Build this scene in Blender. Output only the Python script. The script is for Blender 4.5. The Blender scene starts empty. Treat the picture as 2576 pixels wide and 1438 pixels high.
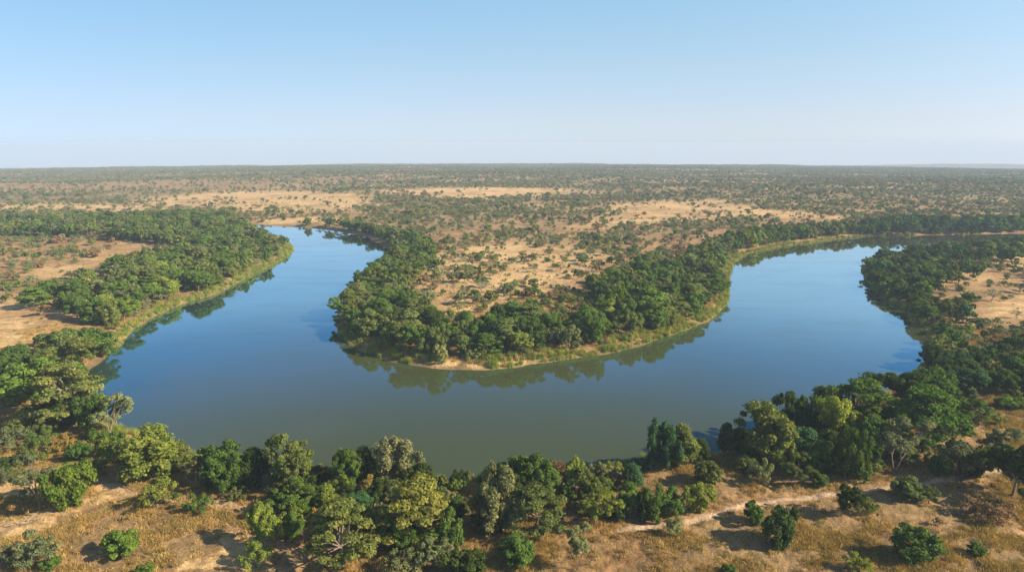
import bpy, math, random
import numpy as np

# ------------------------------------------------------------------ camera geometry
W, HH, F = 2576.0, 1438.0, 2576.0 * 24.0 / 36.0
CZ, PITCH = 75.0, math.radians(11.76)
CP, SP = math.cos(PITCH), math.sin(PITCH)

def ray(px, py):
    a = (px - W / 2) / F; b = (HH / 2 - py) / F
    return np.array([a, CP + b * SP, -SP + b * CP])

def unproj(px, py, z=0.0):
    d = ray(px, py); t = (z - CZ) / d[2]
    return d[0] * t, d[1] * t

def proj(x, y, z):
    dz = z - CZ
    fw = y * CP - dz * SP; up = y * SP + dz * CP
    fw = np.maximum(fw, 1e-3)
    return W / 2 + F * x / fw, HH / 2 - F * up / fw, fw

# ------------------------------------------------------------------ noise
def _hash(ix, iy, seed):
    h = (ix.astype(np.int64) * 374761393 + iy.astype(np.int64) * 668265263 + seed * 1442695041) & 0xffffffff
    h = ((h ^ (h >> 13)) * 1274126177) & 0xffffffff
    h = h ^ (h >> 16)
    return (h & 0xffffff) / float(0xffffff)

def vnoise(x, y, seed=0):
    x = np.asarray(x, float); y = np.asarray(y, float)
    ix = np.floor(x); iy = np.floor(y)
    fx = x - ix; fy = y - iy
    fx = fx * fx * (3 - 2 * fx); fy = fy * fy * (3 - 2 * fy)
    ix = ix.astype(np.int64); iy = iy.astype(np.int64)
    a = _hash(ix, iy, seed); b = _hash(ix + 1, iy, seed)
    c = _hash(ix, iy + 1, seed); d = _hash(ix + 1, iy + 1, seed)
    return (a * (1 - fx) + b * fx) * (1 - fy) + (c * (1 - fx) + d * fx) * fy

def fbm(x, y, oct=4, seed=0):
    s = 0; a = 1.0; t = 0
    for o in range(oct):
        s = s + a * vnoise(x * 2 ** o + 17.3 * o, y * 2 ** o - 9.1 * o, seed + o * 7); t += a; a *= 0.5
    return s / t

def smooth(a, b, x):
    t = np.clip((x - a) / (b - a), 0, 1)
    return t * t * (3 - 2 * t)

def inpoly(x, y, poly):
    x = np.asarray(x, float); y = np.asarray(y, float)
    r = np.zeros(x.shape, bool); n = len(poly)
    for i in range(n):
        x1, y1 = poly[i]; x2, y2 = poly[(i + 1) % n]
        if y1 == y2: continue
        c = ((y1 > y) != (y2 > y)) & (x < (x2 - x1) * (y - y1) / (y2 - y1) + x1)
        r ^= c
    return r

# ------------------------------------------------------------------ river outline (shore points seen in the photo, laid on the water level)
SHORE = [(600,561),(612,571),(640,579),(668,592),(700,604),(726,612),(739,622),(733,634),(713,652),(657,681),(615,702),(576,724),
 (536,742),(491,754),(458,767),(406,789),(360,813),(327,838),(304,869),(278,885),(258,908),(235,919),(213,946),(228,975),(250,1030),
 (296,1072),(333,1084),(373,1096),(420,1108),(471,1122),(497,1145),(600,1170),(700,1182),(800,1192),(940,1198),(1098,1207),(1212,1205),
 (1300,1196),(1400,1186),(1483,1180),(1571,1160),(1640,1150),(1700,1146),(1780,1137),(1850,1117),(1930,1096),(2010,1074),(2100,1043),
 (2180,1008),(2240,976),(2290,942),(2332,900),(2345,866),(2334,838),(2322,819),(2288,802),(2290,787),(2264,773),(2231,756),(2201,730),
 (2190,707),(2167,680),(2176,667),(2220,655),(2300,644),(2400,632),(2576,619),(2900,606),
 (2900,580),(2576,587),(2420,590),(2300,592),(2205,592),(2126,599),(2061,607),(2028,612),(1995,615),(1930,627),(1873,641),(1846,665),
 (1838,691),(1836,720),(1834,747),(1827,766),(1801,792),(1775,809),(1719,832),(1664,851),(1598,873),(1539,887),(1474,897),(1409,906),
 (1330,918),(1277,926),(1179,931),(1097,926),(1022,914),(966,904),(933,892),(901,877),(871,862),(855,840),(846,818),(848,795),(858,768),
 (876,742),(902,716),(930,692),(954,668),(970,648),(976,634),(966,620),(917,595),(868,585),(819,577),(753,571),(700,568),(655,564)]
pts = np.array([unproj(*p) for p in SHORE])
def catmull(P, n=5):
    out = []
    m = len(P)
    for i in range(m):
        p0, p1, p2, p3 = P[i - 1], P[i], P[(i + 1) % m], P[(i + 2) % m]
        for k in range(n):
            t = k / n
            out.append(0.5 * (2 * p1 + (p2 - p0) * t + (2 * p0 - 5 * p1 + 4 * p2 - p3) * t * t + (3 * p1 - p0 - 3 * p2 + p3) * t ** 3))
    return np.array(out)
RIV = catmull(pts, 4)

GX0, GX1, GY0, GY1, GS = -760.0, 900.0, 60.0, 960.0, 2.0
gx = np.arange(GX0, GX1 + .1, GS); gy = np.arange(GY0, GY1 + .1, GS)
MX, MY = np.meshgrid(gx, gy)
best = np.full(MX.shape, 1e18)
for i in range(len(RIV)):
    a = RIV[i]; b = RIV[(i + 1) % len(RIV)]
    d = b - a; L = d @ d + 1e-9
    t = np.clip(((MX - a[0]) * d[0] + (MY - a[1]) * d[1]) / L, 0, 1)
    best = np.minimum(best, (MX - a[0] - t * d[0]) ** 2 + (MY - a[1] - t * d[1]) ** 2)
ins = inpoly(MX, MY, RIV)
SDF = np.where(ins, -1, 1) * np.sqrt(best)

def sdf(x, y):
    x = np.asarray(x, float); y = np.asarray(y, float)
    u = np.clip((x - GX0) / GS, 0, len(gx) - 1.001); v = np.clip((y - GY0) / GS, 0, len(gy) - 1.001)
    i = u.astype(int); j = v.astype(int); fu = u - i; fv = v - j
    s = (SDF[j, i] * (1 - fu) + SDF[j, i + 1] * fu) * (1 - fv) + (SDF[j + 1, i] * (1 - fu) + SDF[j + 1, i + 1] * fu) * fv
    return s

def height(x, y, fine=True):
    r = np.hypot(x, y)
    drop = 4.41e-6 * np.maximum(r - 700, 0) ** 2
    d = sdf(x, y) + (fbm(x / 7, y / 7, 3, 5) - .5) * 3.0 * smooth(20, 0, np.abs(sdf(x, y)))
    bank = np.where(d < 0, -2.2 * smooth(0, -9, d), 1.5 * smooth(0, 7, d) + 1.1 * smooth(5, 40, d))
    inl = smooth(10, 60, d)
    far = smooth(500, 1500, r)
    z = bank + inl * ((fbm(x / 120, y / 120, 3, 11) - .5) * (3.0 + 6 * far) + (fbm(x / 420, y / 420, 2, 12) - .5) * 13 * far)
    z = z + smooth(3, 12, d) * (fbm(x / 14, y / 14, 3, 21) - .5) * .9
    if fine:
        near = smooth(520, 200, r)
        z = z + near * smooth(.5, 4, d) * (((fbm(x / 3.0, y / 3.0, 3, 31) - .5) * 1.3))
    return z - drop

# ------------------------------------------------------------------ regions as they appear in the photo
def P(*a): return [(a[i], a[i + 1]) for i in range(0, len(a), 2)]
CLEAR = [
 P(70,722,90,682,210,650,330,612,425,598,445,606,380,632,290,652,262,668,250,690,190,692,110,716),
 P(-80,752,60,735,150,760,225,782,215,835,110,855,60,905,-80,905),
 P(1050,634,1250,618,1500,624,1560,650,1500,690,1400,702,1350,742,1250,765,1100,802,1090,745,1030,712,1048,672),
 P(950,479,1100,471,1430,474,1450,482,1330,496,1180,502,1050,492),
 P(640,548,760,544,870,550,800,560,690,567),
 P(330,503,480,489,700,480,900,486,960,510,900,530,700,542,560,528,380,518),
 P(-80,515,120,510,300,512,450,525,330,536,100,533,-80,538),
 P(1540,506,1800,505,1960,528,2150,545,2100,556,1900,546,1700,560,1560,565,1500,602,1450,590,1470,560,1530,540),
 P(2475,628,2576,620,2700,620,2700,682,2500,674),
 P(2350,685,2480,690,2560,712,2500,722,2370,706),
 P(2440,765,2576,735,2700,730,2700,810,2480,802),
]
HALF = [
 P(2100,497,2250,490,2450,505,2420,525,2150,522),
 P(-80,462,500,448,960,442,1000,452,600,472,-80,482),
 P(1860,560,2000,560,1850,640,1700,650,1600,640,1640,600,1750,590),
 P(-80,570,200,580,430,600,300,612,60,700,-80,720),
]
SANDY = [
 P(-80,1284,90,1280,180,1268,238,1232,228,1200,300,1206,355,1240,275,1280,160,1318,60,1350,-80,1372),
 P(400,1445,500,1392,560,1350,640,1385,660,1445),
 P(-80,1188,60,1196,170,1190,230,1215,180,1240,60,1250,-80,1250),
 P(1040,914,1130,908,1180,914,1330,920,1300,930,1180,936,1060,930),
 P(290,868,330,838,360,826,350,815,310,832,280,860),
]
GROVE = [
 P(-80,548,0,545,250,538,450,530,560,532,640,546,690,572,735,606,734,622,690,645,650,662,560,702,450,738,400,757,352,790,330,803,270,792,
   215,762,140,752,70,738,100,714,190,697,200,680,270,682,258,655,340,634,425,622,445,602,380,588,250,580,120,576,-80,574),
 P(130,862,228,832,300,846,296,866,255,888,236,925,200,938,120,930,108,890),
 P(775,553,870,556,960,572,1060,592,1090,620,1075,640,1050,668,1018,690,1002,716,1060,748,1092,790,1170,802,1262,790,1270,758,1322,752,1340,782,
   1400,790,1500,768,1496,702,1540,680,1622,690,1600,660,1640,640,1700,655,1790,604,1860,580,2000,568,2180,560,2240,566,2205,584,2062,592,1942,610,
   1870,628,1840,660,1832,722,1806,752,1722,796,1640,826,1540,855,1400,878,1300,884,1200,878,1100,860,1050,848,950,858,900,856,862,815,
   850,770,858,738,888,700,925,680,952,660,968,632,950,606,900,588,850,580,790,572),
 P(2140,566,2260,545,2400,548,2700,546,2700,576,2420,582,2250,584,2180,584),
 P(2165,668,2200,640,2262,616,2330,600,2450,588,2700,584,2700,618,2500,630,2440,680,2350,690,2380,720,2460,745,2440,800,2500,830,2700,840,
   2700,960,2480,985,2380,1000,2260,985,2235,965,2300,930,2340,880,2330,835,2285,790,2200,735,2185,705),
]
BARE = P(2190,1255,2270,1262,2380,1240,2470,1240,2440,1290,2400,1340,2330,1372,2240,1360,2200,1320)
def densities(px, py):
    clear = np.zeros(px.shape); half = np.zeros(px.shape); sandy = np.zeros(px.shape); grove = np.zeros(px.shape)
    for p in CLEAR: clear = np.maximum(clear, inpoly(px, py, p))
    for p in HALF: half = np.maximum(half, inpoly(px, py, p))
    for p in SANDY: sandy = np.maximum(sandy, inpoly(px, py, p))
    return clear, half, sandy

PATH = [(1560,1326),(1640,1322),(1712,1316),(1780,1296),(1832,1281),(1897,1261),(2012,1248),(2087,1243),(2152,1238),(2257,1218),(2355,1212),(2400,1203),(2480,1190),(2620,1178)]
PW = np.array([unproj(a, b, 2.6) for a, b in PATH])
TRACK = [(300,1216),(345,1238),(420,1256),(520,1256),(620,1262),(690,1280)]
TW = np.array([unproj(a, b, 2.6) for a, b in TRACK])
def linedist(x, y, L):
    best = np.full(np.shape(x), 1e18)
    for a, b in zip(L[:-1], L[1:]):
        d = b - a; t = np.clip(((x - a[0]) * d[0] + (y - a[1]) * d[1]) / (d @ d), 0, 1)
        best = np.minimum(best, (x - a[0] - t * d[0]) ** 2 + (y - a[1] - t * d[1]) ** 2)
    return np.sqrt(best)

# ------------------------------------------------------------------ materials
def mat(name):
    m = bpy.data.materials.new(name); m.use_nodes = True
    nt = m.node_tree; nt.nodes.clear()
    out = nt.nodes.new('ShaderNodeOutputMaterial')
    return m, nt, out
def N(nt, t, **k):
    n = nt.nodes.new(t)
    for a, b in k.items():
        if a.startswith('i_'):
            n.inputs[a[2:].replace('_', ' ')].default_value = b
        else: setattr(n, a, b)
    return n
def mixc(nt, fac, a, b, mode='MIX'):
    n = nt.nodes.new('ShaderNodeMix'); n.data_type = 'RGBA'; n.blend_type = mode
    for s, v in ((n.inputs[0], fac), (n.inputs[6], a), (n.inputs[7], b)):
        if isinstance(v, bpy.types.NodeSocket): nt.links.new(v, s)
        elif isinstance(v, (int, float)): s.default_value = v if s.type == 'VALUE' else (v, v, v, 1)
        else: s.default_value = (*v, 1)
    return n.outputs[2]
def noise(nt, scale, detail=4, rough=.55, vec=None, dist=0):
    n = nt.nodes.new('ShaderNodeTexNoise'); n.inputs['Scale'].default_value = scale; n.inputs['Detail'].default_value = detail
    n.inputs['Roughness'].default_value = rough; n.inputs['Distortion'].default_value = dist
    if vec is None:
        g = nt.nodes.new('ShaderNodeNewGeometry'); vec = g.outputs['Position']
    nt.links.new(vec, n.inputs['Vector'])
    return n.outputs['Fac']
def ramp(nt, fac, stops):
    n = nt.nodes.new('ShaderNodeValToRGB'); nt.links.new(fac, n.inputs[0])
    e = n.color_ramp.elements
    while len(e) > 1: e.remove(e[-1])
    e[0].position = stops[0][0]; e[0].color = (*stops[0][1], 1) if not isinstance(stops[0][1], float) else (stops[0][1],) * 3 + (1,)
    for p, c in stops[1:]:
        q = e.new(p); q.color = (*c, 1) if not isinstance(c, float) else (c, c, c, 1)
    return n.outputs[0]
def attr(nt, name, typ='GEOMETRY'):
    n = nt.nodes.new('ShaderNodeAttribute'); n.attribute_name = name; n.attribute_type = typ
    return n

def foliage_mat(name, trans=.28, island=True):
    m, nt, out = mat(name)
    t = attr(nt, 'tint', 'INSTANCER')
    g = nt.nodes.new('ShaderNodeNewGeometry')
    col = t.outputs['Color']
    if island:
        r = ramp(nt, g.outputs['Random Per Island'], [(0, (.62, .66, .6)), (.5, (1., 1., 1.)), (.86, (1.25, 1.2, 1.0)), (1, (1.75, 1.45, 1.1))])
        col = mixc(nt, 1.0, col, r, 'MULTIPLY')
    tc = nt.nodes.new('ShaderNodeTexCoord')
    big = ramp(nt, noise(nt, .45, 2, .5, tc.outputs['Object']), [(.3, (.74, .82, .72)), (.7, (1.28, 1.18, 1.05))])
    col = mixc(nt, 1.0, col, big, 'MULTIPLY')
    d = nt.nodes.new('ShaderNodeBsdfDiffuse'); tr = nt.nodes.new('ShaderNodeBsdfTranslucent')
    nt.links.new(col, d.inputs[0])
    nt.links.new(mixc(nt, 1.0, col, (1.15, 1.25, .6), 'MULTIPLY'), tr.inputs[0])
    mx = nt.nodes.new('ShaderNodeMixShader'); mx.inputs[0].default_value = trans
    nt.links.new(d.outputs[0], mx.inputs[1]); nt.links.new(tr.outputs[0], mx.inputs[2])
    nt.links.new(mx.outputs[0], out.inputs[0])
    return m
LEAF = foliage_mat('foliage')
STRAW = foliage_mat('dry_grass', .25)

BARK, nt, out = mat('bark')
b = N(nt, 'ShaderNodeBsdfPrincipled'); b.inputs['Roughness'].default_value = .9
tc = nt.nodes.new('ShaderNodeTexCoord')
nt.links.new(ramp(nt, noise(nt, 2.2, 5, .6, tc.outputs['Object']), [(.3, (.09, .065, .045)), (.7, (.27, .21, .15))]), b.inputs['Base Color'])
nt.links.new(b.outputs[0], out.inputs[0])
PALEBARK, nt, out = mat('pale_bark')
b = N(nt, 'ShaderNodeBsdfPrincipled'); b.inputs['Roughness'].default_value = .9
tc = nt.nodes.new('ShaderNodeTexCoord')
nt.links.new(ramp(nt, noise(nt, 2.2, 5, .6, tc.outputs['Object']), [(.3, (.22, .17, .12)), (.7, (.42, .35, .27))]), b.inputs['Base Color'])
nt.links.new(b.outputs[0], out.inputs[0])

# ground
GROUND, nt, out = mat('savanna_ground')
b = N(nt, 'ShaderNodeBsdfPrincipled'); b.inputs['Roughness'].default_value = .95; b.inputs['Specular IOR Level'].default_value = .15
sand = attr(nt, 'sand').outputs['Fac']; wet = attr(nt, 'wet').outputs['Fac']; scr = attr(nt, 'scrub').outputs['Fac']; pth = attr(nt, 'path').outputs['Fac']
soil = ramp(nt, noise(nt, .035, 6, .62), [(.3, (.17, .09, .04)), (.45, (.31, .18, .08)), (.6, (.42, .265, .13)), (.72, (.25, .125, .055))])
fine = ramp(nt, noise(nt, .42, 6, .7), [(.34, (.42, .37, .30)), (.5, (.95, .94, .92)), (.64, (1.3, 1.27, 1.2))])
micro = ramp(nt, noise(nt, 2.4, 4, .7), [(.32, (.5, .46, .40)), (.5, (1.0, 1.0, 1.0)), (.7, (1.3, 1.27, 1.2))])
c = mixc(nt, 1., soil, fine, 'MULTIPLY')
c = mixc(nt, .85, c, micro, 'MULTIPLY')
greens = ramp(nt, noise(nt, .11, 5, .65), [(.35, (.12, .105, .045)), (.65, (.24, .18, .085))])
sf = N(nt, 'ShaderNodeMath', operation='MULTIPLY'); nt.links.new(scr, sf.inputs[0])
nt.links.new(ramp(nt, noise(nt, .09, 5, .7), [(.36, 0.15), (.55, 1.0)]), sf.inputs[1])
c = mixc(nt, sf.outputs[0], c, greens)
sandc = ramp(nt, noise(nt, .6, 6, .65), [(.3, (.38, .26, .125)), (.55, (.55, .385, .19)), (.75, (.63, .45, .24))])
mp = nt.nodes.new('ShaderNodeMapping'); gg = nt.nodes.new('ShaderNodeNewGeometry'); mp.inputs['Scale'].default_value = (.35, 1.0, 1.0)
nt.links.new(gg.outputs['Position'], mp.inputs[0])
streak = ramp(nt, noise(nt, .3, 6, .7, mp.outputs[0]), [(.36, (.60, .56, .46)), (.5, (.96, .94, .9)), (.64, (1.12, 1.1, 1.06))])
sandc = mixc(nt, 1., sandc, streak, 'MULTIPLY')
sandc = mixc(nt, .5, sandc, micro, 'MULTIPLY')
c = mixc(nt, sand, c, sandc)
c = mixc(nt, pth, c, (.52, .37, .24))
c = mixc(nt, wet, c, (.16, .12, .06))
nt.links.new(c, b.inputs['Base Color'])
bp = N(nt, 'ShaderNodeBump'); bp.inputs['Strength'].default_value = 1.0; bp.inputs['Distance'].default_value = .8
nt.links.new(noise(nt, 1.1, 6, .7), bp.inputs['Height']); nt.links.new(bp.outputs[0], b.inputs['Normal'])
nt.links.new(b.outputs[0], out.inputs[0])

# water
WATER, nt, out = mat('river_water')
g = nt.nodes.new('ShaderNodeNewGeometry'); spx = nt.nodes.new('ShaderNodeSeparateXYZ'); nt.links.new(g.outputs['Position'], spx.inputs[0])
def mrange(src, a, b_, c_=0.0, d_=1.0):
    n = nt.nodes.new('ShaderNodeMapRange'); n.interpolation_type = 'SMOOTHSTEP'
    for k, v in zip((1, 2, 3, 4), (a, b_, c_, d_)): n.inputs[k].default_value = v
    nt.links.new(src, n.inputs[0]); return n.outputs[0]
def mth(op, a, b_):
    n = nt.nodes.new('ShaderNodeMath'); n.operation = op
    for k, v in ((0, a), (1, b_)):
        if isinstance(v, float): n.inputs[k].default_value = v
        else: nt.links.new(v, n.inputs[k])
    return n.outputs[0]
wob = mth('MULTIPLY', mth('SUBTRACT', noise(nt, .012, 3, .5), .5), 160.0)
siltx = mrange(mth('ADD', spx.outputs[0], wob), -125.0, -45.0)
silty = mrange(mth('ADD', spx.outputs[1], wob), 330.0, 170.0)
silt = mth('MULTIPLY', siltx, silty)
deep = mixc(nt, siltx, (.034, .062, .050), (.080, .088, .034))
body = mixc(nt, silt, deep, (.046, .058, .022))
df = nt.nodes.new('ShaderNodeBsdfDiffuse'); nt.links.new(body, df.inputs[0])
gl = nt.nodes.new('ShaderNodeBsdfGlossy'); gl.inputs['Roughness'].default_value = .04; gl.inputs['Color'].default_value = (.86, .95, 1, 1)
fr = nt.nodes.new('ShaderNodeLayerWeight'); fr.inputs['Blend'].default_value = .5
bp = N(nt, 'ShaderNodeBump'); bp.inputs['Strength'].default_value = .07; bp.inputs['Distance'].default_value = .03
nt.links.new(noise(nt, 1.6, 3, .6), bp.inputs['Height']); nt.links.new(bp.outputs[0], gl.inputs['Normal']); nt.links.new(bp.outputs[0], fr.inputs['Normal'])
mx = nt.nodes.new('ShaderNodeMixShader'); refl = ramp(nt, fr.outputs['Facing'], [(.5, .045), (.57, .06), (.60, .09), (.64, .17), (.69, .36), (.74, .52), (.784, .71), (.85, .86), (1, 1.0)])
nt.links.new(ramp(nt, fr.outputs['Facing'], [(.58, (.12, .56, 1.)), (.70, (.14, .60, 1.)), (.74, (.30, .70, 1.)), (.784, (.62, .87, 1.)), (.9, (.88, .96, 1.))]), gl.inputs['Color'])
wp = nt.nodes.new('ShaderNodeMapping'); wp.inputs['Scale'].default_value = (.5, 1.4, 1.0); nt.links.new(g.outputs['Position'], wp.inputs[0])
pat = ramp(nt, noise(nt, .05, 5, .65, wp.outputs[0], .4), [(.35, .88), (.5, .97), (.65, 1.0)])
refl = mth('MULTIPLY', refl, pat)
nt.links.new(refl, mx.inputs[0]); nt.links.new(df.outputs[0], mx.inputs[1]); nt.links.new(gl.outputs[0], mx.inputs[2])
nt.links.new(mx.outputs[0], out.inputs[0])

# ------------------------------------------------------------------ mesh helpers
def mesh_np(name, V, faces, mats, midx=None, smooth_sh=False):
    """faces: list of integer arrays, each (n, k)"""
    me = bpy.data.meshes.new(name)
    V = np.asarray(V, np.float32)
    me.vertices.add(len(V)); me.vertices.foreach_set('co', V.ravel())
    loops = np.concatenate([f.ravel() for f in faces]).astype(np.int32)
    tot = np.concatenate([np.full(len(f), f.shape[1]) for f in faces]).astype(np.int32)
    st = np.concatenate([[0], np.cumsum(tot)[:-1]]).astype(np.int32)
    me.loops.add(len(loops)); me.loops.foreach_set('vertex_index', loops)
    me.polygons.add(len(tot)); me.polygons.foreach_set('loop_start', st)
    try: me.polygons.foreach_set('loop_total', tot)
    except Exception: pass
    for m in mats: me.materials.append(m)
    if midx is not None: me.polygons.foreach_set('material_index', np.asarray(midx, np.int32))
    me.polygons.foreach_set('use_smooth', np.full(len(tot), smooth_sh))
    me.update(calc_edges=True); me.validate()
    return me
COL = bpy.context.scene.collection
def link(name, me, kind=None, label=None):
    o = bpy.data.objects.new(name, me); COL.objects.link(o)
    if kind: o['kind'] = kind
    if label: o['label'] = label
    return o
def fattr(me, name, v):
    a = me.attributes.new(name, 'FLOAT', 'POINT'); a.data.foreach_set('value', np.asarray(v, np.float32))

# ------------------------------------------------------------------ ground sheet (polar grid, finest in view)
az = np.concatenate([np.linspace(-180, -42, 90, endpoint=False), np.linspace(-42, 42, 860, endpoint=False), np.linspace(42, 180, 90, endpoint=False)])
az = np.radians(az)
rr = np.concatenate([[8, 25, 45, 60, 75, 88], np.geomspace(98, 760, 430), np.geomspace(768, 7000, 150)])
A, R = np.meshgrid(az, rr)
X = R * np.sin(A); Y = R * np.cos(A)
Z = height(X, Y)
back = np.abs(A) > math.radians(60)
na, nr = len(az), len(rr)
idx = np.arange(na * nr).reshape(nr, na)
q = np.stack([idx[:-1], idx[1:], np.roll(idx[1:], -1, 1), np.roll(idx[:-1], -1, 1)], -1).reshape(-1, 4)
V = np.stack([X, Y, Z], -1).reshape(-1, 3)
V = np.vstack([V, [[0, 0, height(np.array(0.), np.array(0.))]]])
fan = np.stack([np.full(na, na * nr), idx[0], np.roll(idx[0], -1)], -1)
me = mesh_np('ground', V, [q[:, ::-1], fan[:, ::-1]], [GROUND], smooth_sh=True)
px, py, dep = proj(V[:, 0], V[:, 1], V[:, 2])
jx = (fbm(V[:, 0] / 9, V[:, 1] / 9, 3, 41) - .5); jy = (fbm(V[:, 0] / 9, V[:, 1] / 9, 3, 42) - .5)
jp = 22 * F / np.maximum(dep, 90) 
px2 = px + jx * jp * .9; py2 = py + jy * jp * .35
clear = half = sandy = 0
dsc = np.maximum(dep, 90)
for k in range(7):
    w_ = 14 * (1 + k) * np.maximum(dsc / 500, .5)
    a_, b_, c_ = densities(px + (fbm(V[:, 0] / w_, V[:, 1] / w_, 3, 141 + k) - .5) * 26000 / dsc ** .75, py + (fbm(V[:, 0] / w_, V[:, 1] / w_, 3, 151 + k) - .5) * 40 * np.clip((py - 440) / 150, .2, 1.6))
    clear = clear + a_ / 7; half = half + b_ / 7
sandy = densities(px2, py2)[2]
clear = clear * (.45 + .75 * smooth(.35, .6, fbm(V[:, 0] / 30, V[:, 1] / 18, 4, 160)))
d = sdf(V[:, 0], V[:, 1])
pd = linedist(V[:, 0], V[:, 1], PW); pd2 = linedist(V[:, 0], V[:, 1], TW)
inview = V[:, 1] > 0
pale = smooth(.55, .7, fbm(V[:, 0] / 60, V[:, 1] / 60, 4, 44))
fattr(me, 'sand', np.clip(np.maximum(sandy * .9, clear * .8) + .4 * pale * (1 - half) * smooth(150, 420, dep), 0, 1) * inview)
fattr(me, 'path', np.clip(smooth(1.05, .4, pd + (jx * 1.0)) + smooth(2.2, .6, pd2 + jx * 2) * .45, 0, 1) * inview)
fattr(me, 'wet', smooth(2.0, .2, d + jx * 2) * .6)
fattr(me, 'scrub', np.clip(.55 + .35 * smooth(400, 1100, dep) * 1.2 - .75 * clear - .3 * half - sandy, 0, 1))
ground = link('ground', me, 'structure', 'dry tan savanna earth either side of the river')

# water sheet
ring = 48
wv = [(-40, 250, 0)]
m = 0
px0, px1, py0, py1 = -760, 1150, 70, 960
nxw, nyw = 40, 20
wx, wy = np.meshgrid(np.linspace(px0, px1, nxw), np.linspace(py0, py1, nyw))
wi = np.arange(nxw * nyw).reshape(nyw, nxw)
wq = np.stack([wi[:-1, :-1], wi[:-1, 1:], wi[1:, 1:], wi[1:, :-1]], -1).reshape(-1, 4)
# keep only cells near the river so that no sheet hides under the plain
cx = (wx[:-1, :-1] + wx[1:, 1:]).ravel() / 2; cy = (wy[:-1, :-1] + wy[1:, 1:]).ravel() / 2
keep = (sdf(cx, cy) < 45) & (np.hypot(cx, cy) < 1150)
used, inv = np.unique(wq[keep], return_inverse=True)
wme = mesh_np('river_water', np.stack([wx.ravel()[used], wy.ravel()[used], np.zeros(len(used))], -1), [inv.reshape(-1, 4)], [WATER])
link('river_water', wme, 'structure', 'calm blue river bending round the wooded point')

# ------------------------------------------------------------------ vegetation builders
ICO = None
def ico():
    global ICO
    if ICO is None:
        import bmesh
        bm = bmesh.new(); bmesh.ops.create_icosphere(bm, subdivisions=1, radius=1)
        v = np.array([x.co[:] for x in bm.verts]); f = np.array([[l.index for l in x.verts] for x in bm.faces]); bm.free()
        ICO = (v, f)
    return ICO

def rnd_dirs(rg, n):
    v = rg.normal(size=(n, 3)); return v / (np.linalg.norm(v, axis=1, keepdims=True) + 1e-9)

def leaves(rg, centers, radii, per, size, squash=.8, jitter=.75, down=.25, long=1.5):
    """leaf sprays scattered over the shells of the clumps; returns V, quads"""
    per = int(per * 1.7) if per > 50 else per; size = size * (.78 if per > 50 else 1)
    C = np.repeat(centers, per, 0); Rr = np.repeat(radii, per)
    n = len(C)
    dr = rnd_dirs(rg, n)
    dr[:, 2] = np.where(rg.random(n) < down, dr[:, 2], np.abs(dr[:, 2]))
    rad = Rr * (0.55 + .55 * rg.random(n) ** .6) * np.where(rg.random(n) < .14, 1 + .4 * rg.random(n), 1)
    pos = C + dr * rad[:, None] * np.array([1, 1, squash])
    nrm = dr + jitter * rnd_dirs(rg, n); nrm[:, 2] += .25; nrm /= np.linalg.norm(nrm, axis=1, keepdims=True)
    t = np.cross(nrm, rnd_dirs(rg, n)); t /= np.linalg.norm(t, axis=1, keepdims=True) + 1e-9
    u = np.cross(nrm, t)
    s = size * (.6 + .8 * rg.random(n))[:, None]
    a = t * s * .5 * long; b2 = u * s * .5
    k = (rg.random((n, 1)) - .5) * .5
    V = np.stack([pos - a, pos + b2 + a * k, pos + a, pos - b2 + a * k], 1).reshape(-1, 3)
    Q = np.arange(4 * n).reshape(n, 4)
    return V, Q

def cores(rg, centers, radii, squash, k=.66):
    iv, jf = ico(); Vs = []; Fs = []; o = 0
    for c, r in zip(centers, radii):
        v = iv * (r * k * (1 + .35 * (rg.random((len(iv), 1)) - .5))) * np.array([1, 1, squash]) + c
        Vs.append(v); Fs.append(jf + o); o += len(iv)
    return np.vstack(Vs), np.vstack(Fs)

def tube(path, rad, sides=6):
    path = np.asarray(path, float); n = len(path)
    T = np.gradient(path, axis=0); T /= np.linalg.norm(T, axis=1, keepdims=True) + 1e-9
    ref = np.array([1., .1, 0]); Vs = []
    for i in range(n):
        a = np.cross(T[i], ref); a /= np.linalg.norm(a) + 1e-9; b = np.cross(T[i], a)
        th = np.linspace(0, 2 * math.pi, sides, endpoint=False)
        Vs.append(path[i] + rad[i] * (np.cos(th)[:, None] * a + np.sin(th)[:, None] * b))
    V = np.vstack(Vs); Q = []
    for i in range(n - 1):
        for k in range(sides):
            Q.append((i * sides + k, i * sides + (k + 1) % sides, (i + 1) * sides + (k + 1) % sides, (i + 1) * sides + k))
    return V, np.array(Q)

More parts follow.
